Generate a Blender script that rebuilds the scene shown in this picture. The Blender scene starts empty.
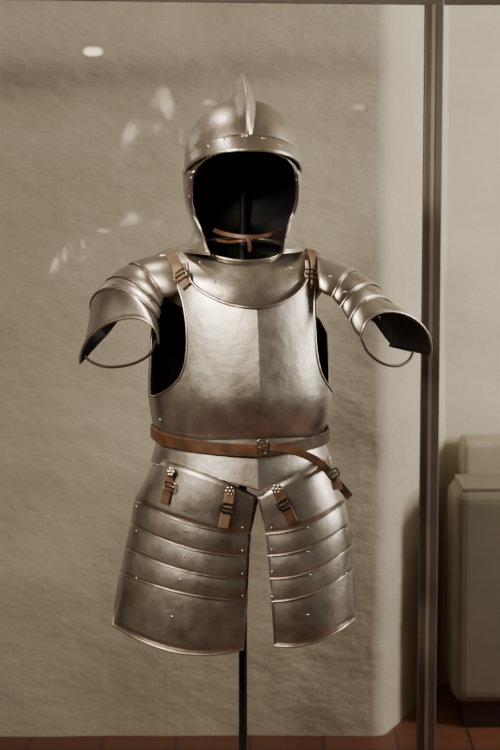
import bpy, bmesh, math, random
from mathutils import Vector, Matrix, noise
random.seed(4)
C=bpy.context
rad=math.radians
# ---------------------------------------------------------------- measuring helper
CAM=Vector((0,-4,1.65)); PITCH=rad(7); FPX=2000.0
def W(px,py,y):
    dx=(px-250)/FPX; dv=(375-py)/FPX
    f=Vector((0,math.cos(PITCH),-math.sin(PITCH))); u=Vector((0,math.sin(PITCH),math.cos(PITCH)))
    d=f+Vector((dx,0,0))+u*dv
    return CAM+d*((y-CAM.y)/d.y)
def Z(py,y=0): return W(250,py,y).z
def lerp(a,b,t): return a+(b-a)*t
def tab(T,x):
    if x<=T[0][0]: return T[0][1]
    for (a,va),(b,vb) in zip(T,T[1:]):
        if x<=b:
            t=(x-a)/(b-a); return va+(vb-va)*t
    return T[-1][1]
def stab(T,x):
    xs=[p[0] for p in T]; ys=[p[1] for p in T]
    if x<=xs[0]: return ys[0]
    if x>=xs[-1]: return ys[-1]
    for i in range(len(T)-1):
        if x<=xs[i+1]:
            h=xs[i+1]-xs[i]; t=(x-xs[i])/h
            def m(k):
                if k==0: return (ys[1]-ys[0])/(xs[1]-xs[0])
                if k==len(T)-1: return (ys[-1]-ys[-2])/(xs[-1]-xs[-2])
                return (ys[k+1]-ys[k-1])/(xs[k+1]-xs[k-1])
            m0=m(i)*h; m1=m(i+1)*h
            return (2*t**3-3*t*t+1)*ys[i]+(t**3-2*t*t+t)*m0+(-2*t**3+3*t*t)*ys[i+1]+(t**3-t*t)*m1
# ---------------------------------------------------------------- materials
def newmat(name):
    m=bpy.data.materials.new(name); m.use_nodes=True
    nt=m.node_tree; b=nt.nodes['Principled BSDF']; return m,nt,b
def steel(name,col=(0.59,0.55,0.49),r0=0.28,r1=0.45,scale=9,bump=0.08):
    m,nt,b=newmat(name); N=nt.nodes; L=nt.links
    b.inputs['Metallic'].default_value=1
    tc=N.new('ShaderNodeTexCoord')
    n=N.new('ShaderNodeTexNoise'); n.inputs['Scale'].default_value=scale; n.inputs['Detail'].default_value=8; n.inputs['Roughness'].default_value=.7
    L.new(tc.outputs['Object'],n.inputs['Vector'])
    mr=N.new('ShaderNodeMapRange'); mr.inputs['From Min'].default_value=.3; mr.inputs['From Max'].default_value=.7
    mr.inputs['To Min'].default_value=r0; mr.inputs['To Max'].default_value=r1
    L.new(n.outputs['Fac'],mr.inputs['Value']); L.new(mr.outputs['Result'],b.inputs['Roughness'])
    cr=N.new('ShaderNodeValToRGB'); cr.color_ramp.elements[0].position=.3; cr.color_ramp.elements[1].position=.68
    cr.color_ramp.elements[0].color=(col[0]*.74,col[1]*.71,col[2]*.67,1); cr.color_ramp.elements[1].color=(*col,1)
    L.new(n.outputs['Fac'],cr.inputs['Fac']); L.new(cr.outputs['Color'],b.inputs['Base Color'])
    n2=N.new('ShaderNodeTexNoise'); n2.inputs['Scale'].default_value=45; n2.inputs['Detail'].default_value=3
    L.new(tc.outputs['Object'],n2.inputs['Vector'])
    bp=N.new('ShaderNodeBump'); bp.inputs['Strength'].default_value=bump; bp.inputs['Distance'].default_value=.01
    L.new(n2.outputs['Fac'],bp.inputs['Height']); L.new(bp.outputs['Normal'],b.inputs['Normal'])
    return m
def simple(name,col,rough=.6,metal=0,noise=0.0,scale=20,bump=0):
    m,nt,b=newmat(name); N=nt.nodes; L=nt.links
    b.inputs['Metallic'].default_value=metal; b.inputs['Roughness'].default_value=rough
    tc=N.new('ShaderNodeTexCoord'); n=N.new('ShaderNodeTexNoise'); n.inputs['Scale'].default_value=scale; n.inputs['Detail'].default_value=5
    L.new(tc.outputs['Object'],n.inputs['Vector'])
    cr=N.new('ShaderNodeValToRGB'); cr.color_ramp.elements[0].position=.3; cr.color_ramp.elements[1].position=.7
    k=1-noise
    cr.color_ramp.elements[0].color=(col[0]*k,col[1]*k,col[2]*k,1); cr.color_ramp.elements[1].color=(*col,1)
    L.new(n.outputs['Fac'],cr.inputs['Fac']); L.new(cr.outputs['Color'],b.inputs['Base Color'])
    if bump:
        bp=N.new('ShaderNodeBump'); bp.inputs['Strength'].default_value=bump; bp.inputs['Distance'].default_value=.005
        L.new(n.outputs['Fac'],bp.inputs['Height']); L.new(bp.outputs['Normal'],b.inputs['Normal'])
    return m
def plaster(name,col,k=1.0):
    m,nt,b=newmat(name); N=nt.nodes; L=nt.links
    b.inputs['Roughness'].default_value=.92
    tc=N.new('ShaderNodeTexCoord')
    mp=N.new('ShaderNodeMapping'); mp.inputs['Scale'].default_value=(1,1,1.6); L.new(tc.outputs['Object'],mp.inputs['Vector'])
    n1=N.new('ShaderNodeTexNoise'); n1.inputs['Scale'].default_value=3.2; n1.inputs['Detail'].default_value=4; L.new(mp.outputs[0],n1.inputs['Vector'])
    n2=N.new('ShaderNodeTexNoise'); n2.inputs['Scale'].default_value=15; n2.inputs['Detail'].default_value=8; n2.inputs['Roughness'].default_value=.62; n2.inputs['Distortion'].default_value=.15; L.new(mp.outputs[0],n2.inputs['Vector'])
    cr=N.new('ShaderNodeValToRGB'); cr.color_ramp.elements[0].position=.3; cr.color_ramp.elements[1].position=.7
    cr.color_ramp.elements[0].color=(col[0]*.88,col[1]*.87,col[2]*.85,1); cr.color_ramp.elements[1].color=(*col,1)
    L.new(n1.outputs['Fac'],cr.inputs['Fac']); L.new(cr.outputs['Color'],b.inputs['Base Color'])
    b1=N.new('ShaderNodeBump'); b1.inputs['Strength'].default_value=.45*k; b1.inputs['Distance'].default_value=.05; L.new(n1.outputs['Fac'],b1.inputs['Height'])
    b2=N.new('ShaderNodeBump'); b2.inputs['Strength'].default_value=.42*k; b2.inputs['Distance'].default_value=.015; L.new(n2.outputs['Fac'],b2.inputs['Height'])
    L.new(b1.outputs['Normal'],b2.inputs['Normal']); L.new(b2.outputs['Normal'],b.inputs['Normal'])
    return m
STEEL=steel('armor_steel')
STEEL2=steel('armor_steel_trim',(0.66,0.61,0.54),.26,.38)
DARK=simple('shaded_interior',(0.006,0.006,0.007),.62,0,.4)  # shade inside the plates put into a near-black colour, head props too
LEATH=simple('brown_leather',(0.105,0.042,0.017),.5,0,.65,35,.4)
LEATH2=simple('dark_leather',(0.05,0.025,0.014),.5,0,.5,35,.3)
LEATH3=simple('pale_leather',(0.23,0.145,0.085),.55,0,.5,40,.4)
BRASS=simple('brass_buckle',(0.40,0.31,0.2),.35,1,.3)
PLAS=plaster('rough_plaster',(0.72,0.655,0.555))
PLAS2=plaster('smooth_plaster',(0.74,0.68,0.58),.5)
BLACK=simple('black_iron',(0.012,0.011,0.011),.45,.3,.2)
FRAME=simple('bronze_anodised_frame',(0.17,0.15,0.13),.5,.35,.15)
FRAME2=simple('frame_highlight',(0.40,0.36,0.31),.45,.4,.15)  # paler than the frame: the post's highlight as colour
HEAT=simple('enamel_grey_beige',(0.24,0.215,0.165),.6,0,.08)
LEDGE=simple('ledge_plaster',(0.42,0.38,0.30),.9,0,.15)
CEIL=simple('ceiling_plaster',(0.40,0.355,0.285),.9,0,.1)
EMIT=bpy.data.materials.new('lamp_glow'); EMIT.use_nodes=True
nt=EMIT.node_tree; nt.nodes.clear(); e=nt.nodes.new('ShaderNodeEmission'); e.inputs['Color'].default_value=(1,.86,.62,1); e.inputs['Strength'].default_value=40
o=nt.nodes.new('ShaderNodeOutputMaterial'); nt.links.new(e.outputs[0],o.inputs[0])
EMIT2=EMIT.copy(); EMIT2.name='glint_glow'; EMIT2.node_tree.nodes['Emission'].inputs['Strength'].default_value=7  # weak glow of the added glint emitters
GLASS=bpy.data.materials.new('clear_glass'); GLASS.use_nodes=True
nt=GLASS.node_tree; nt.nodes.clear()
o=nt.nodes.new('ShaderNodeOutputMaterial'); mx=nt.nodes.new('ShaderNodeMixShader'); tr=nt.nodes.new('ShaderNodeBsdfTransparent'); gl=nt.nodes.new('ShaderNodeBsdfGlossy'); fr=nt.nodes.new('ShaderNodeFresnel')
tr.inputs['Color'].default_value=(.96,.97,.955,1); gl.inputs['Roughness'].default_value=.012; fr.inputs['IOR'].default_value=1.45
nt.links.new(fr.outputs[0],mx.inputs[0]); nt.links.new(tr.outputs[0],mx.inputs[1]); nt.links.new(gl.outputs[0],mx.inputs[2]); nt.links.new(mx.outputs[0],o.inputs[0])
TILE,nt,b=newmat('terracotta_tiles'); N=nt.nodes; L=nt.links
tc=N.new('ShaderNodeTexCoord'); bk=N.new('ShaderNodeTexBrick'); bk.offset=0; bk.inputs['Scale'].default_value=1
bk.inputs['Brick Width'].default_value=.2; bk.inputs['Row Height'].default_value=.2; bk.inputs['Mortar Size'].default_value=.004
bk.inputs['Color1'].default_value=(.19,.065,.035,1); bk.inputs['Color2'].default_value=(.14,.048,.028,1); bk.inputs['Mortar'].default_value=(.05,.03,.02,1)
L.new(tc.outputs['Object'],bk.inputs['Vector']); L.new(bk.outputs['Color'],b.inputs['Base Color']); b.inputs['Roughness'].default_value=.5
# ---------------------------------------------------------------- mesh helpers
def empty(name,loc=(0,0,0)):
    e=bpy.data.objects.new(name,None); C.collection.objects.link(e); e.location=loc; e.empty_display_size=.1; return e
def mkobj(name,verts,faces,mats,parent=None,smooth=True,weld=1e-5,solid=0,offset=-1,split=None):
    me=bpy.data.meshes.new(name); bm=bmesh.new()
    vs=[bm.verts.new(v) for v in verts]
    for f in faces:
        try: bm.faces.new([vs[i] for i in f])
        except ValueError: pass
    if weld: bmesh.ops.remove_doubles(bm,verts=bm.verts,dist=weld)
    bm.to_mesh(me); bm.free()
    for p in me.polygons: p.use_smooth=smooth
    ob=bpy.data.objects.new(name,me); C.collection.objects.link(ob)
    for m in (mats if isinstance(mats,(list,tuple)) else [mats]): me.materials.append(m)
    if solid:
        md=ob.modifiers.new('s','SOLIDIFY'); md.thickness=solid; md.offset=offset
        if len(me.materials)>1: md.material_offset=1; md.material_offset_rim=0
    if split is not None:
        md=ob.modifiers.new('e','EDGE_SPLIT'); md.split_angle=rad(split)
    if parent: ob.parent=parent; ob.matrix_parent_inverse=parent.matrix_world.inverted()
    return ob
def grid(name,rows,mats,parent,flip=False,close=False,**k):
    n=len(rows[0]); V=[p for r in rows for p in r]; F=[]
    for i in range(len(rows)-1):
        for j in range(n if close else n-1):
            a=i*n+j; b=i*n+(j+1)%n; c=(i+1)*n+(j+1)%n; d=(i+1)*n+j
            F.append((a,d,c,b) if not flip else (a,b,c,d))
    return mkobj(name,V,F,mats,parent,**k)
def tube(name,pts,r,mat,parent,cyc=False):
    cu=bpy.data.curves.new(name,'CURVE'); cu.dimensions='3D'; sp=cu.splines.new('POLY'); sp.points.add(len(pts)-1)
    for p,q in zip(sp.points,pts): p.co=(*q,1)
    sp.use_cyclic_u=cyc; cu.bevel_depth=r; cu.bevel_resolution=3; cu.use_fill_caps=True
    ob=bpy.data.objects.new(name,cu); C.collection.objects.link(ob); cu.materials.append(mat)
    if parent: ob.parent=parent
    return ob
def cr_pts(P,n=8):
    out=[]; P=[Vector(p) for p in P]
    for i in range(len(P)-1):
        p0=P[max(i-1,0)];p1=P[i];p2=P[i+1];p3=P[min(i+2,len(P)-1)]
        for k in range(n):
            t=k/n
            out.append(.5*((2*p1)+(p2-p0)*t+(2*p0-5*p1+4*p2-p3)*t*t+(3*p1-p0-3*p2+p3)*t**3))
    out.append(P[-1]); return out
def ribbon(name,pts,nrm,w,th,mat,parent):
    rows=[]
    n=len(pts)
    for i in range(n):
        t=(pts[min(i+1,n-1)]-pts[max(i-1,0)]).normalized(); N_=nrm[i].normalized(); s=t.cross(N_).normalized()
        N2=s.cross(t).normalized()
        if N2.dot(N_)<0: N2=-N2
        ww=w/2; c=th*.35
        p=pts[i]
        rows.append([p-s*ww-N2*th/2,p-s*ww+N2*(th/2-c),p-s*(ww-c)+N2*th/2,p+s*(ww-c)+N2*th/2,p+s*ww+N2*(th/2-c),p+s*ww-N2*th/2])
    m=6; V=[q for r in rows for q in r]; F=[]
    for i in range(n-1):
        for j in range(m):
            F.append((i*m+j,i*m+(j+1)%m,(i+1)*m+(j+1)%m,(i+1)*m+j))
    F.append(tuple(range(m))[::-1]); F.append(tuple((n-1)*m+j for j in range(m)))
    ob=mkobj(name,V,F,mat,parent,weld=0,split=35)
    bm=bmesh.new(); bm.from_mesh(ob.data); bmesh.ops.recalc_face_normals(bm,faces=bm.faces); bm.to_mesh(ob.data); bm.free()
    return ob
def box(name,lo,hi,mat,parent=None,bev=0):
    V=[(x,y,z) for x in (lo[0],hi[0]) for y in (lo[1],hi[1]) for z in (lo[2],hi[2])]
    F=[(0,1,3,2),(4,6,7,5),(0,4,5,1),(2,3,7,6),(0,2,6,4),(1,5,7,3)]
    ob=mkobj(name,V,F,mat,parent,smooth=False)
    if bev:
        md=ob.modifiers.new('b','BEVEL'); md.width=bev; md.segments=4
    return ob
armor=empty('suit_of_armor')
# ---------------------------------------------------------------- HELMET (burgonet)
HC=W(242,170,0.0); HROT=rad(5)
def hrot(p):
    x,y,z=p; c,s=math.cos(HROT),math.sin(HROT)
    return Vector((HC.x+x*c-y*s, HC.y+x*s+y*c, z))
PX=1/500.0
HA=[(99.5,0),(100.5,13),(103,22),(107,30),(113,38),(121,45.5),(131,51.5),(143,56),(156,58),(172,58.5),(188,58),(202,56),(216,51.5),(226,48),(236,46.5),(244,48),(250,51)]
def ha(py): return max(0.0,stab(HA,py))*PX*.985
def hb(py): return ha(py)*1.22
OP=[(148.5,0),(150,19),(153,30),(158,40),(165,47),(175,51.5),(188,53),(202,52.5),(214,49.5),(226,43.5),(238,38),(250,34)]
def ow(py): return max(0,tab(OP,py))*PX*.985 if py>148.5 else 0
def opph(py):
    a=ha(py); w=ow(py); return math.asin(min(.98,w/a)) if a>0 and w>0 else 0
def hpt(py,f,out=0):
    a=ha(py); b=hb(py); z=Z(py,0); flare=0
    if py>222: flare=max(0,math.sin(f/2))**1.6*.040*((py-222)/28)**1.4
    x=(a+flare+out)*math.sin(f); y=-(b+flare+out)*math.cos(f)
    zz=z-(0.0 if py<225 else (py-225)/25*.012*max(0,-math.cos(f)))
    return hrot((x,y,zz))
rowsy=[99.5,99.8,100.5,101.5,103,105,108,112,117,122,128,134,139,143,146,148.5]+[149,150,151.5,153,155.5,158,161,165,170,175,181,188,195,202,208,214,220,226,230,234,238,242,246,250]
rows=[]; edgeL=[]; edgeR=[]
for py in rowsy:
    w=ow(py); ph=opph(py)
    NN=72
    r=[hpt(py,ph+(2*math.pi-2*ph)*j/NN) for j in range(NN+1)]
    rows.append(r)
    if w>0: edgeL.append(r[-1]); edgeR.append(r[0])
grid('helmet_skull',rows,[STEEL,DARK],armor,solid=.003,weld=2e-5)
edge=list(reversed(edgeL))+edgeR
tube('helmet_face_rim',edge,.0018,STEEL2,armor)
tube('helmet_neck_rim',rows[-1],.0028,STEEL2,armor)
for sgn,tag in ((1,'a'),(-1,'b')):
    cp=[]
    for k in range(22):
        t=k/21; py=lerp(170,236,t); ph=opph(py); wd=rad(lerp(50,34,t))*math.sin(math.pi*min(1,.18+t*.82))**.25
        cp.append([hpt(py,sgn*(ph+wd*j/10),.0035) for j in range(11)])
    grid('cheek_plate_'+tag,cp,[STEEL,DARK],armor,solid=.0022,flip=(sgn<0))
    tube('cheek_plate_edge_'+tag,[r[-1] for r in cp],.0012,STEEL2,armor)
br=[];
for k in range(7):
    t=k/6; r=[]
    for j in range(41):
        s=-1+2*j/40
        f=s*rad(80)
        pyc=lerp(134.5,147.5,t)
        py=pyc+ (abs(s)**2.3)*26
        a=ha(py)+.0015+.010*t*(1-abs(s)**3); b=hb(py)+.0015+.026*t*(1-abs(s)**2)
        r.append(hrot((a*math.sin(f),-b*math.cos(f),Z(py,0)-.004*t)))
    br.append(r)
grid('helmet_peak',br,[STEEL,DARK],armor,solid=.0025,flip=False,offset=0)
tube('helmet_peak_rim',br[-1],.0022,STEEL2,armor)
cb=[];zc=Z(170,0)
for i in range(49):
    t=i/48; al=rad(lerp(26,165,t))
    lo,hi=99.5,170
    for _ in range(30):
        m=(lo+hi)/2; ang=math.atan2(Z(m,0)-zc,hb(m))
        tgt=al if al<=math.pi/2 else math.pi-al
        if ang>tgt: lo=m
        else: hi=m
    m=(lo+hi)/2; b_=hb(m); y0=-b_ if al<=math.pi/2 else b_
    n=Vector((0,y0/1.4,(Z(m,0)-zc)*1.2)).normalized()
    h=.050*math.sin(math.pi*min(1,max(0,t))**.85)**.9+.001
    w=lerp(.008,.026,math.sin(math.pi*t)**.7)
    r=[]
    for j in range(33):
        s=-1+2*j/32
        p=Vector((w*s,y0,Z(m,0)))+n*(h*(1-abs(s)**1.6)**1.5-.0035*abs(s))
        r.append(hrot(p))
    cb.append(r)
grid('helmet_comb',cb,STEEL,armor,flip=True)
# ---------------------------------------------------------------- GORGET
G=[(244,43,.088,.028,1),(247,47,.098,.034,1),(250,58,.105,.042,1.05),(251.5,70,.112,.052,1.1),(253,80,.118,.062,1.2),(257,86,.123,.072,1.35),(266,88,.126,.082,1.5),(274,88,.127,.088,1.5)]
TR=rad(12)
TCx=W(240,375,0).x
def trot(p):
    x,y,z=p; c,s=math.cos(TR),math.sin(TR); return Vector((TCx+x*c-y*s,x*s+y*c,z))
rows=[]
for py,hw,b,dr,p_ in G:
    r=[]
    for j in range(96):
        f=2*math.pi*j/96; c=math.cos(f)
        z=Z(py,0)-dr*(c if c>0 else c*.25)
        r.append(trot((hw*PX*math.sin(f),-b*(c if c<0 else c**p_),z)))
    rows.append(r)
grid('gorget',rows,[STEEL,DARK],armor,close=True,solid=.003,flip=False)
tube('gorget_rim',rows[0],.003,STEEL2,armor,cyc=True)
# ---------------------------------------------------------------- BREASTPLATE
AA=[(255,74),(265,77),(285,83),(310,88),(345,91),(392,93),(415,90),(438,85),(455,88),(475,92)]
BB=[(255,.105),(265,.118),(285,.136),(307,.152),(345,.168),(395,.178),(420,.168),(438,.152),(455,.158),(475,.166)]
AH=[(262,70),(275,70),(285,69),(300,66),(320,64),(345,64),(362,66.5),(374,71),(383,78),(389,85),(393,90),(395,93)]
NK=[(258,60),(270,60),(280,58),(288,52),(295,43),(300,34),(304,24),(306.5,12),(307.5,0)]
def torsoP(s,py,out=0,back=False):
    a=stab(AA,py)*PX+out; b=(stab(BB,py)+out)
    s=max(-1,min(1,s))
    e=(1-abs(s)**2.3)**(1/2.3)
    if back: y=(b*.72)*e
    else: y=-(b*.76*e+b*.29*max(0,1-abs(s))**1.0)
    return (a*s,y)
ry=[262,265,268,272,276,280,284,288,292,295,298,300,302,304,305.5,306.5,307.5,310,315,322,330,340,350,360,368,374,379,383,386,389,391,393,395,400,408,416,424,431,438]
def sdist(s0,s1,n):
    a0=math.asin(max(-1,min(1,s0)));a1=math.asin(max(-1,min(1,s1)))
    return [math.sin(lerp(a0,a1,k/n)) for k in range(n+1)]
rl=[];rr=[]
def frontz(py,s): return Z(py,-.14+.12*abs(s)**2)
for py in ry:
    a=stab(AA,py)
    sl=min(1,tab(AH,py)/a) if py<395 else 1
    nk=tab(NK,py)/a if py<307.5 else 0
    L_=[];R_=[]
    for s in sdist(-sl,-nk,22):
        x,y=torsoP(s,py); L_.append(trot((x,y,frontz(py,s))))
    for s in sdist(nk,sl,22):
        x,y=torsoP(s,py); R_.append(trot((x,y,frontz(py,s))))
    rl.append(L_);rr.append(R_)
for k in range(1,11):
    t=k/10; L_=[];R_=[]
    def fp(s):
        py=lerp(438,lerp(460,487,(1-abs(s))**1.15),t)
        pe=lerp(438,475,t)
        x,y=torsoP(s,pe); return trot((x,y,frontz(py,s)))
    for s in sdist(-1,0,22): L_.append(fp(s))
    for s in sdist(0,1,22): R_.append(fp(s))
    rl.append(L_);rr.append(R_)
V=[];F=[]
for half in (rl,rr):
    base=len(V); n=len(half[0]); V+= [p for r in half for p in r]
    for i in range(len(half)-1):
        for j in range(n-1):
            a=base+i*n+j; F.append((a,a+n,a+n+1,a+1))
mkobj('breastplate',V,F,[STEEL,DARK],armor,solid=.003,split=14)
neck=[r[-1] for r in rl[:17]]+[r[0] for r in reversed(rr[:17])]
tube('breastplate_neck_roll',neck,.0038,STEEL2,armor)
armL=[r[0] for r in rl[:33]]; armR=[r[-1] for r in rr[:33]]
tube('breastplate_armhole_roll_a',armL,.0028,STEEL2,armor); tube('breastplate_armhole_roll_b',armR,.0028,STEEL2,armor)
tube('breastplate_hem',rl[-1]+rr[-1],.0018,STEEL2,armor)
rows=[]
for py in [262,275,290,305,320,335,350,365,380,395,410,425,438,450,462]:
    r=[]; a=stab(AA,py); sl=tab([(262,.72),(290,.8),(310,.93),(330,1),(470,1)],py)
    for s in sdist(-sl,sl,40):
        x,y=torsoP(s,py,back=True); r.append(trot((x,y,Z(py,0)+.0)))
    rows.append(r)
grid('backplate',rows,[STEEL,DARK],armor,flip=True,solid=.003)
# ---------------------------------------------------------------- BELT
pts=[];nr=[]
for j in range(97):
    f=2*math.pi*j/96; s=math.sin(f); back=math.cos(f)<0
    x,y=torsoP(s,430,out=.007,back=back)
    z=Z(431,0)-.013*max(0,math.cos(f))-(.003*s)
    pts.append(trot((x,y,z))); nr.append(trot((math.sin(f),-math.cos(f),0))-trot((0,0,0)))
ribbon('waist_belt',pts,nr,.025,.004,LEATH,armor)
tailp=cr_pts([W(262,447,-.192),W(285,449,-.19),W(303,454,-.18),W(320,463,-.168),W(334,478,-.155),W(350,497,-.145)],6)
ribbon('waist_belt_tail',tailp,[Vector((.25,-1,.25))]*len(tailp),.016,.004,LEATH,armor)
def ringbuckle(name,c,n,upv,w,h,mat,r=.0022):
    n=n.normalized(); s=upv.cross(n).normalized(); u=n.cross(s).normalized()
    P=[]
    for k in range(24):
        a=2*math.pi*k/24; ca,sa=math.cos(a),math.sin(a)
        P.append(c+s*(w/2*math.copysign(abs(ca)**.5,ca))+u*(h/2*math.copysign(abs(sa)**.5,sa)))
    tube(name,P,r,mat,armor,cyc=True)
    tube(name+'_pin',[c-s*w/2,c+n*.003,c+s*w/2],r*.8,mat,armor)
ringbuckle('belt_buckle',W(262,447,-.199),Vector((.1,-1,0)),Vector((0,0,1)),.018,.028,BRASS,.002)
# ---------------------------------------------------------------- TASSETS
def tasset(tag,lines,a0,a1,yb,R,sign):
    def surf(k,s):
        i=min(int(k),len(lines)-2); t=k-i
        O=lerp(lines[i][0],lines[i+1][0],t); I=lerp(lines[i][1],lines[i+1][1],t)
        p0,p1,p2=[lerp(lines[i][q],lines[i+1][q],t) for q in (2,3,4)]
        al=rad(lerp(a0,a1,s)); X=(math.sin(al)-math.sin(rad(a0)))/(math.sin(rad(a1))-math.sin(rad(a0)))
        py=p0*(1-X)*(1-2*X)+p1*4*X*(1-X)+p2*X*(2*X-1)
        y=yb-R*math.cos(al)*(1.05-.008*k)
        return lerp(O,I,X),py,y
    n=len(lines)-1
    for i in range(n):
        rows=[]
        k0=max(0,i-.18)
        for q in range(9):
            t=q/8; k=lerp(k0,i+1,t); r=[]
            for j in range(37):
                s=j/36
                if i==n-1 and t>.7:
                    ex=(t-.7)/.3; s=s+(1-s)**6*.035*ex*ex
                x,py,y=surf(k,s)
                out=.001+.0045*t + .0022*math.sin(math.pi*t)
                r.append(W(x,py,y-out))
            rows.append(r)
        rows=[[p+Vector((0,.0012*i,0)) for p in r] for r in rows]
        grid(f'tasset_{tag}_lame_{i+1}',rows,[STEEL,DARK],armor,flip=(sign<0),solid=.0022)
        tube(f'tasset_{tag}_edge_{i+1}',rows[-1],.0010 if i<n-1 else .0024,STEEL2,armor)
        if i==n-1:
            tube(f'tasset_{tag}_side_a',[r[0] for r in rows],.0018,STEEL2,armor)
            tube(f'tasset_{tag}_side_b',[r[-1] for r in rows],.0018,STEEL2,armor)
LL=[(156,259,458,474,497),(134,251,500,525,533),(130,249.5,524,549,556),(125,248.5,548,572,579),(120,247,573,594,601),(112,243,625,653,650)]
RL=[(330,257,458,476,497),(345,266,503,526,534),(350,268,524,548,556),(352,270,546,572,579),(353,272,570,594,602),(355,275,619,643,646)]
tasset('a',LL,-84,32,-.03,.125,1)
tasset('b',RL,84,-18,-.03,.125,-1)
# ---------------------------------------------------------------- PAULDRONS and upper arm lames
def arcpts(A,M,B,n=32):
    A=W(*A);M=W(*M);B=W(*B); Cc=(A+B)/2; out=[]
    for k in range(n+1):
        th=math.pi*k/n
        ca,sa=math.cos(th),math.sin(th)
        ca=math.copysign(abs(ca)**.9,ca); sa=abs(sa)**.9
        out.append(Cc+(A-B)/2*ca+(M-Cc)*sa)
    return out
def pauldron(tag,E,flip):
    arcs=[arcpts(*e) for e in E]
    n=len(arcs)-1
    for i in range(n):
        a=arcs[i];b=arcs[i+1]; rows=[]
        cen=sum(b,Vector())/len(b)
        for q in range(8):
            t=q/7; r=[]
            tt=lerp(-.12 if i else 0,1,t)
            for u,v in zip(a,b):
                p=u.lerp(v,tt); o=(p-cen); ax=(v-u).normalized() if (v-u).length>1e-6 else Vector((0,0,0))
                o=(o-ax*o.dot(ax)); 
                if o.length>1e-6: o.normalize()
                r.append(p+o*(.0060*t+.005*math.sin(math.pi*t)-.003))
            rows.append(r)
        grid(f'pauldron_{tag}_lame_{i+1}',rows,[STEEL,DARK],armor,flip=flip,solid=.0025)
        tube(f'pauldron_{tag}_edge_{i+1}',rows[-1],.0013 if i<n-1 else .0026,STEEL2,armor)
PL=[((183,292,-.10),(172,252,0),(178,290,.10)),
    ((163,297,-.10),(132,264,-.01),(140,300,.10)),
    ((160,306,-.11),(112,278,-.02),(120,318,.09)),
    ((158,318,-.115),(102,291,-.03),(104,338,.08)),
    ((157,344,-.13),(118,321,-.09),(81,363,-.01))]
PR=[((318,290,-.07),(318,255,.03),(320,290,.12)),
    ((332,296,-.07),(355,271,.02),(350,300,.12)),
    ((341,306,-.075),(376,286,.02),(374,322,.12)),
    ((350,320,-.08),(388,301,.01),(394,348,.11)),
    ((362,338,-.09),(400,314,-.04),(430,354,.03))]
pauldron('a',PL,True); pauldron('b',PR,False)
tube('arm_strap_a',cr_pts([W(83,352,.0),W(90,361,-.02),(W(108,367,-.05)),W(132,364,-.09),W(150,354,-.12),W(156,340,-.13)],6),.003,LEATH2,armor)
tube('arm_strap_b',cr_pts([W(361,337,-.09),W(368,352,-.09),W(382,363,-.08),W(398,366,-.05),W(409,360,-.02),W(413,352,0)],6),.003,LEATH2,armor)
# ---------------------------------------------------------------- surface fittings (measured onto the finished plates)
C.view_layer.update()
dg=C.evaluated_depsgraph_get()
def hit(px,py,yf=-.15):
    d=(W(px,py,0)-CAM).normalized()
    ok,loc,n,i,ob,m=C.scene.ray_cast(dg,CAM,d)
    if not ok or loc.y>.2: return W(px,py,yf),Vector((0,-1,.2)).normalized()
    if n.dot(d)>0: n=-n
    return loc,n
def spheroid(name,c,n,r,h,mat,seg=12):
    n=n.normalized(); s=n.orthogonal().normalized(); u=n.cross(s); V=[];F=[];R=4
    for i in range(R):
        a=math.pi/2*i/R
        for j in range(seg):
            b=2*math.pi*j/seg; V.append(c+(s*math.cos(b)+u*math.sin(b))*r*math.cos(a)+n*h*math.sin(a))
    V.append(c+n*h)
    for i in range(R-1):
        for j in range(seg): F.append((i*seg+j,i*seg+(j+1)%seg,(i+1)*seg+(j+1)%seg,(i+1)*seg+j))
    for j in range(seg): F.append(((R-1)*seg+j,(R-1)*seg+(j+1)%seg,R*seg))
    return V,F
def rivets(name,pts,r=.0042,h=.003,mat=STEEL):
    V=[];F=[]
    for px,py in pts:
        c,n=hit(px,py); v,f=spheroid('',c-n*.0005,n,r,h,mat); b=len(V); V+=v; F+=[tuple(b+k for k in q) for q in f]
    mkobj(name,V,F,mat,armor,weld=0)
def flower(name,px,py,R=.011):
    c,n=hit(px,py); s=Vector((0,0,1)).cross(n).normalized(); u=n.cross(s); c=c+n*.004; V=[];F=[]
    for k in range(7):
        if k<6: a=k*math.pi/3; cc=c+(s*math.cos(a)+u*math.sin(a))*R*.62; r=R*.42
        else: cc=c+n*.002; r=R*.36
        v,f=spheroid('',cc,n,r,.0035,None,10); b=len(V); V+=v; F+=[tuple(b+q for q in g) for g in f]
    mkobj(name,V,F,STEEL2,armor,weld=0)
def surfstrap(name,pts,w,th,mat,lift=.003,n=5):
    hs=[hit(*p) for p in pts]
    loc=cr_pts([h[0]+h[1]*lift for h in hs],n)
    nn=cr_pts([h[1] for h in hs],n)
    return ribbon(name,loc,nn,w,th,mat,armor)
riv=[(208,146),(224,139),(243,136),(263,138),(281,145),(191,178),(189,197),(296,180),(197,216),(229,128)]
rivets('helmet_rivets',riv,.0036,.0025)
rt=[]
for x0,x1,ys in [(140,243,[(507,528),(531,551),(554,574),(578,596)]),(272,346,[(528,508),(550,529),(572,551),(597,574)])]:
    for a,b in ys: rt+=[(x0-4 if x0<200 else x0,a),(x1 if x1<300 else x1,b)]
rt+=[(186,531),(184,556),(180,580),(307,528),(308,552),(310,575),(172,617),(308,615)]
rivets('tasset_rivets',rt,.0030,.0022)
rivets('body_rivets',[(215,282),(292,268),(200,262),(166,312),(118,290),(150,300),(345,292),(366,300),(380,318),(330,276),(160,420)],.0032,.0025)
tstr=[((172,472),(170,486),(166,503)),((230,491),(227,508),(223,527)),((277,489),(284,504),(293,522)),((327,462),(333,474),(338,488))]
for i,t in enumerate(tstr):
    surfstrap(f'tasset_strap_{i+1}',t,.020,.004,LEATH if i%2==0 else LEATH3,.005)
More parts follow.
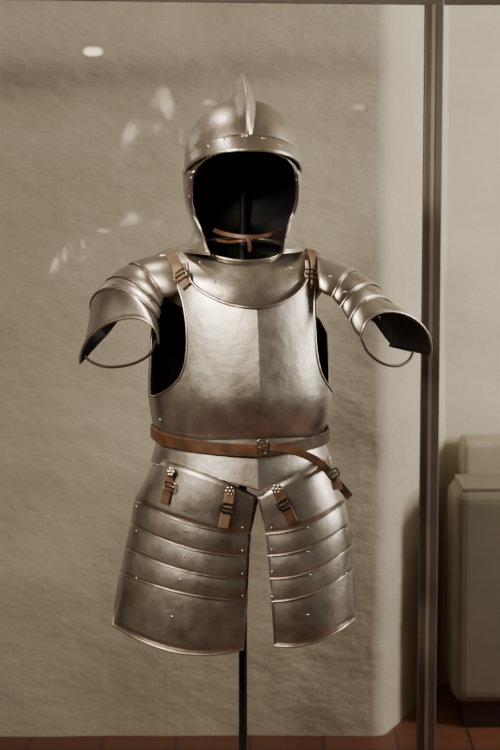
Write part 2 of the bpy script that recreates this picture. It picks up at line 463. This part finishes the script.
sst=[((170,255),(175,264),(181,275),(188,287)),((309,253),(311,262),(312,274),(312,287))]
for i,t in enumerate(sst): surfstrap(f'shoulder_strap_{i+1}',t,.021,.004,LEATH3,.006)
C.view_layer.update(); dg=C.evaluated_depsgraph_get()
for i,t in enumerate(tstr):
    flower(f'rosette_{i+1}',*t[0])
    c,n=hit(*t[1]); c2,_=hit(*t[2]); ringbuckle(f'tasset_buckle_{i+1}',c+n*.002,n,(c-c2),.026,.017,BLACK if i else BRASS,.0018)
for i,t in enumerate(sst):
    c,n=hit(*t[2]); c2,_=hit(*t[3]); ringbuckle(f'shoulder_buckle_{i+1}',c+n*.002,n,(c-c2),.029,.02,BRASS,.002)
    rivets(f'shoulder_strap_stud_{i+1}',[t[3]],.004,.003,BRASS)
cs=cr_pts([W(214,230,-.02),W(225,234,-.05),W(245,237,-.07),W(264,236,-.06),W(282,231,-.02)],6)
ribbon('chin_strap',cs,[Vector((0,-1,.2))]*len(cs),.009,.003,LEATH,armor)
cs=cr_pts([W(216,240,-.02),W(228,242,-.05),W(240,241,-.075),W(252,240,-.07)],5)
ribbon('chin_strap_end',cs,[Vector((0,-1,.2))]*len(cs),.006,.0025,LEATH,armor)
cs=cr_pts([W(246,237,-.076),W(249,243,-.078),W(250,251,-.076)],4)
ribbon('chin_strap_tongue',cs,[Vector((0,-1,.2))]*len(cs),.007,.0025,LEATH,armor)
# ---------------------------------------------------------------- STAND
stand=empty('armor_stand')
px_=W(243,690,0).x
def cyl(name,c0,c1,r,mat,parent,seg=32,r2=None):
    c0=Vector(c0);c1=Vector(c1); n=(c1-c0).normalized(); s=n.orthogonal().normalized();u=n.cross(s); r2=r if r2 is None else r2
    V=[c0+(s*math.cos(2*math.pi*k/seg)+u*math.sin(2*math.pi*k/seg))*r for k in range(seg)]+[c1+(s*math.cos(2*math.pi*k/seg)+u*math.sin(2*math.pi*k/seg))*r2 for k in range(seg)]
    F=[(k,(k+1)%seg,seg+(k+1)%seg,seg+k) for k in range(seg)]+[tuple(range(seg))[::-1],tuple(range(seg,2*seg))]
    return mkobj(name,V,F,mat,parent,split=40)
cyl('pole',(px_,.0,.012),(px_,.0,1.42),.0085,BLACK,stand)
cyl('base_plate',(px_,0,0),(px_,0,.014),.17,BLACK,stand,64)
cyl('pole_collar',(px_,0,.014),(px_,0,.05),.022,BLACK,stand)
cyl('shoulder_bar',(px_-.13,0,1.36),(px_+.13,0,1.36),.011,BLACK,stand)
tube('head_support',cr_pts([(px_,0,1.36),(px_,.06,1.42),(px_,.09,1.5),(px_,.07,1.6),(px_,0,1.665)],6),.007,DARK,stand)
cyl('head_rest',(px_,0,1.66),(px_,0,1.68),.03,DARK,stand,r2=.02)
# ---------------------------------------------------------------- ROOM
def wallgrid(name,path,z0,z1,nz,mat,amp=.012):
    rows=[]
    for k in range(nz+1):
        z=lerp(z0,z1,k/nz); r=[]
        for (x,y) in path:
            v=Vector((x*1.4,y*1.4,z*1.8)); d=noise.noise(v)*amp+noise.noise(v*3.1)*amp*.5
            ex=(noise.noise(Vector((7,3,z*2.2)))*.012+noise.noise(Vector((7,3,z*9)))*.004) if y>YW-.001 and x>xe-.2 else 0
            r.append(Vector((x+ex,y+d,z)))
        rows.append(r)
    return grid(name,rows,mat,None,flip=True)
YW=1.32
xe=(390-250)/2000*5.32
path=[(lerp(-3.0,xe-.04,k/90),YW) for k in range(91)]
for k in range(1,9):
    a=rad(60)*k/8; path.append((xe-.04+.05*math.sin(a),YW+.05*(1-math.cos(a))))
lx,ly=path[-1]
for k in range(1,13): path.append((lx+.20*k/12,ly+.50*k/12))
wallgrid('wall_back',path,0,2.7,110,PLAS,.016)
YN=ly+.50
wallgrid('wall_niche',[(lerp(lx+.19,3.0,k/50),YN) for k in range(51)],0,2.7,60,PLAS2,.008)
box('floor',(-3,-7,-.05),(3,2.6,0),TILE)
box('ceiling',(-3,-7,2.7),(3,2.6,2.75),CEIL)
box('wall_left',(-3.1,-7,0),(-3,2.6,2.7),CEIL)
box('wall_front',(-3.1,-7.1,0),(3.1,-7,2.7),CEIL)
lz=W(470,432,1.85).z
box('window_ledge',(W(459,432,1.78).x,1.66,0.0),(2.2,YN-.02,lz),LEDGE,None,.02)
ht=empty('storage_heater')
hx0=W(455,500,1.40).x; hz1=W(455,492,1.38).z
box('casing',(hx0,1.38,.07),(hx0+.75,1.64,hz1),HEAT,ht,.035)
box('plinth',(hx0+.03,1.40,0),(hx0+.72,1.62,.075),BLACK,ht,.004)
box('top_cap',(hx0+.02,1.40,hz1-.003),(hx0+.73,1.62,hz1+.008),HEAT,ht,.004)
# ---------------------------------------------------------------- GLASS CASE : back pane runs slightly oblique to the room
case=empty('glass_display_case')
PN=Vector((-.2,1,0)).normalized(); PD=Vector((1,.2,0)).normalized()
gy=.6; gx=W(430,375,gy).x
ztop=W(400,5,gy).z
def slab(name,d0,d1,off0,off1,z0,z1,mat):
    O=Vector((gx,gy,0)); V=[]
    for d in (d0,d1):
        for f in (off0,off1):
            for z in (z0,z1): p=O+PD*d+PN*f; V.append((p.x,p.y,z))
    F=[(0,1,3,2),(4,6,7,5),(0,4,5,1),(2,3,7,6),(0,2,6,4),(1,5,7,3)]
    return mkobj(name,V,F,mat,case,smooth=False)
slab('glass_pane_a',-2.0,-.018,-.004,.004,.06,ztop,GLASS)
slab('top_rail_a',-2.0,0,-.015,.015,ztop,ztop+.05,FRAME)
slab('bottom_rail_a',-2.0,0,-.015,.015,0,.05,FRAME)
slab('end_post',-2.04,-2.0,-.02,.02,0,ztop+.05,FRAME)
box('glass_pane_b',(gx+.018,gy-.004,.06),(1.9,gy+.004,ztop),GLASS,case)
box('corner_post',(gx-.021,gy-.02,.0),(gx+.021,gy+.02,ztop+.05),FRAME,case,.003)
box('post_highlight_strip',(gx-.006,gy-.024,.0),(gx+.002,gy-.018,ztop),FRAME2,case)  # pale strip painting the highlight line down the post
box('top_rail_b',(gx,gy-.015,ztop),(1.9,gy+.015,ztop+.05),FRAME,case,.003)
box('bottom_rail_b',(gx,gy-.015,0),(1.9,gy+.015,.05),FRAME,case,.003)
def mirror(p):
    O=Vector((gx,gy,0)); return p-PN*(2*(p-O).dot(PN))
# ---------------------------------------------------------------- LIGHTS
def spotlamp(name,loc,target,power,size=.05,ang=60,blend=.6,col=(1,.86,.68),disc=.045):
    e=empty(name); loc=Vector(loc); d=(Vector(target)-loc).normalized()
    cyl('housing',loc-d*.11,loc-d*.004,.05,BLACK,e); cyl('lens',loc-d*.006,loc-d*.002,disc,EMIT,e)
    cyl('stem',loc-d*.06,(loc.x-d.x*.06,loc.y-d.y*.06,2.70),.008,BLACK,e)
    l=bpy.data.lights.new(name+'_light','SPOT'); l.energy=power; l.color=col; l.shadow_soft_size=size; l.spot_size=rad(ang); l.spot_blend=blend
    o=bpy.data.objects.new('beam',l); C.collection.objects.link(o); o.location=loc+d*.01; o.rotation_euler=d.to_track_quat('-Z','Y').to_euler(); o.parent=e
def area(name,loc,target,power,sx,sy,col):
    l=bpy.data.lights.new(name,'AREA'); l.shape='RECTANGLE'; l.size=sx; l.size_y=sy; l.energy=power; l.color=col
    o=bpy.data.objects.new(name,l); C.collection.objects.link(o); o.location=loc; o.rotation_euler=(Vector(target)-Vector(loc)).to_track_quat('-Z','Y').to_euler()
spotlamp('ceiling_spotlight',(-1.25,-1.5,2.55),(0,0,1.25),260,.12,50,.9)
vl=mirror(W(93,52,6.2))
spotlamp('ceiling_spotlight.001',vl,vl+(Vector((-.3,.2,0))-vl).normalized()*.45+Vector((0,0,-1.0)),15,.05,100)
spotlamp('added_backlight',(-.55,.2,2.55),(-.05,.12,1.2),15,.06,60)  # added backlight on the armour's back, feeds the ghost reflections in the pane
spotlamp('added_wall_spot',(-.9,-2.6,2.5),(-.35,1.3,.5),120,.1,56,1.0)  # added spot that brightens the back wall
for k,(a,b_,yy) in enumerate([(209,104,6.6),(359,109,6.2)]):  # added small emitters, placed so their reflections dot the glass
    v=mirror(W(a,b_,yy))
    e=empty('glint_emitter' if k==0 else 'glint_emitter.001')
    cyl('bulb',v,v+Vector((0,0,.018)),.03,EMIT2,e,r2=.022); cyl('shade_cap',v+Vector((0,0,.018)),v+Vector((0,0,.05)),.034,BLACK,e)
    cyl('stem',v+Vector((0,0,.05)),(v.x,v.y,2.7),.005,BLACK,e)
area('fill_light_front',(-1.8,-2.4,2.45),(0,0,1.2),30,.8,.6,(1,.93,.82))  # added soft fill from upper left front, no window stands there
area('window_daylight_right',(2.6,.4,1.8),(.7,1.7,1.3),80,.8,1.2,(1,.93,.82))
w=bpy.data.worlds.new('World'); C.scene.world=w; w.use_nodes=True
w.node_tree.nodes['Background'].inputs[0].default_value=(1,.9,.78,1); w.node_tree.nodes['Background'].inputs[1].default_value=.12
# ---------------------------------------------------------------- CAMERA
cd=bpy.data.cameras.new('camera'); cam=bpy.data.objects.new('camera',cd); C.collection.objects.link(cam)
cam.location=CAM; cam.rotation_euler=(math.pi/2-PITCH,0,0); cd.sensor_fit='VERTICAL'; cd.sensor_height=36; cd.sensor_width=24; cd.lens=FPX/750*36
cd.clip_start=.05
cd.dof.use_dof=True; cd.dof.focus_distance=3.88; cd.dof.aperture_fstop=6.3
C.scene.camera=cam
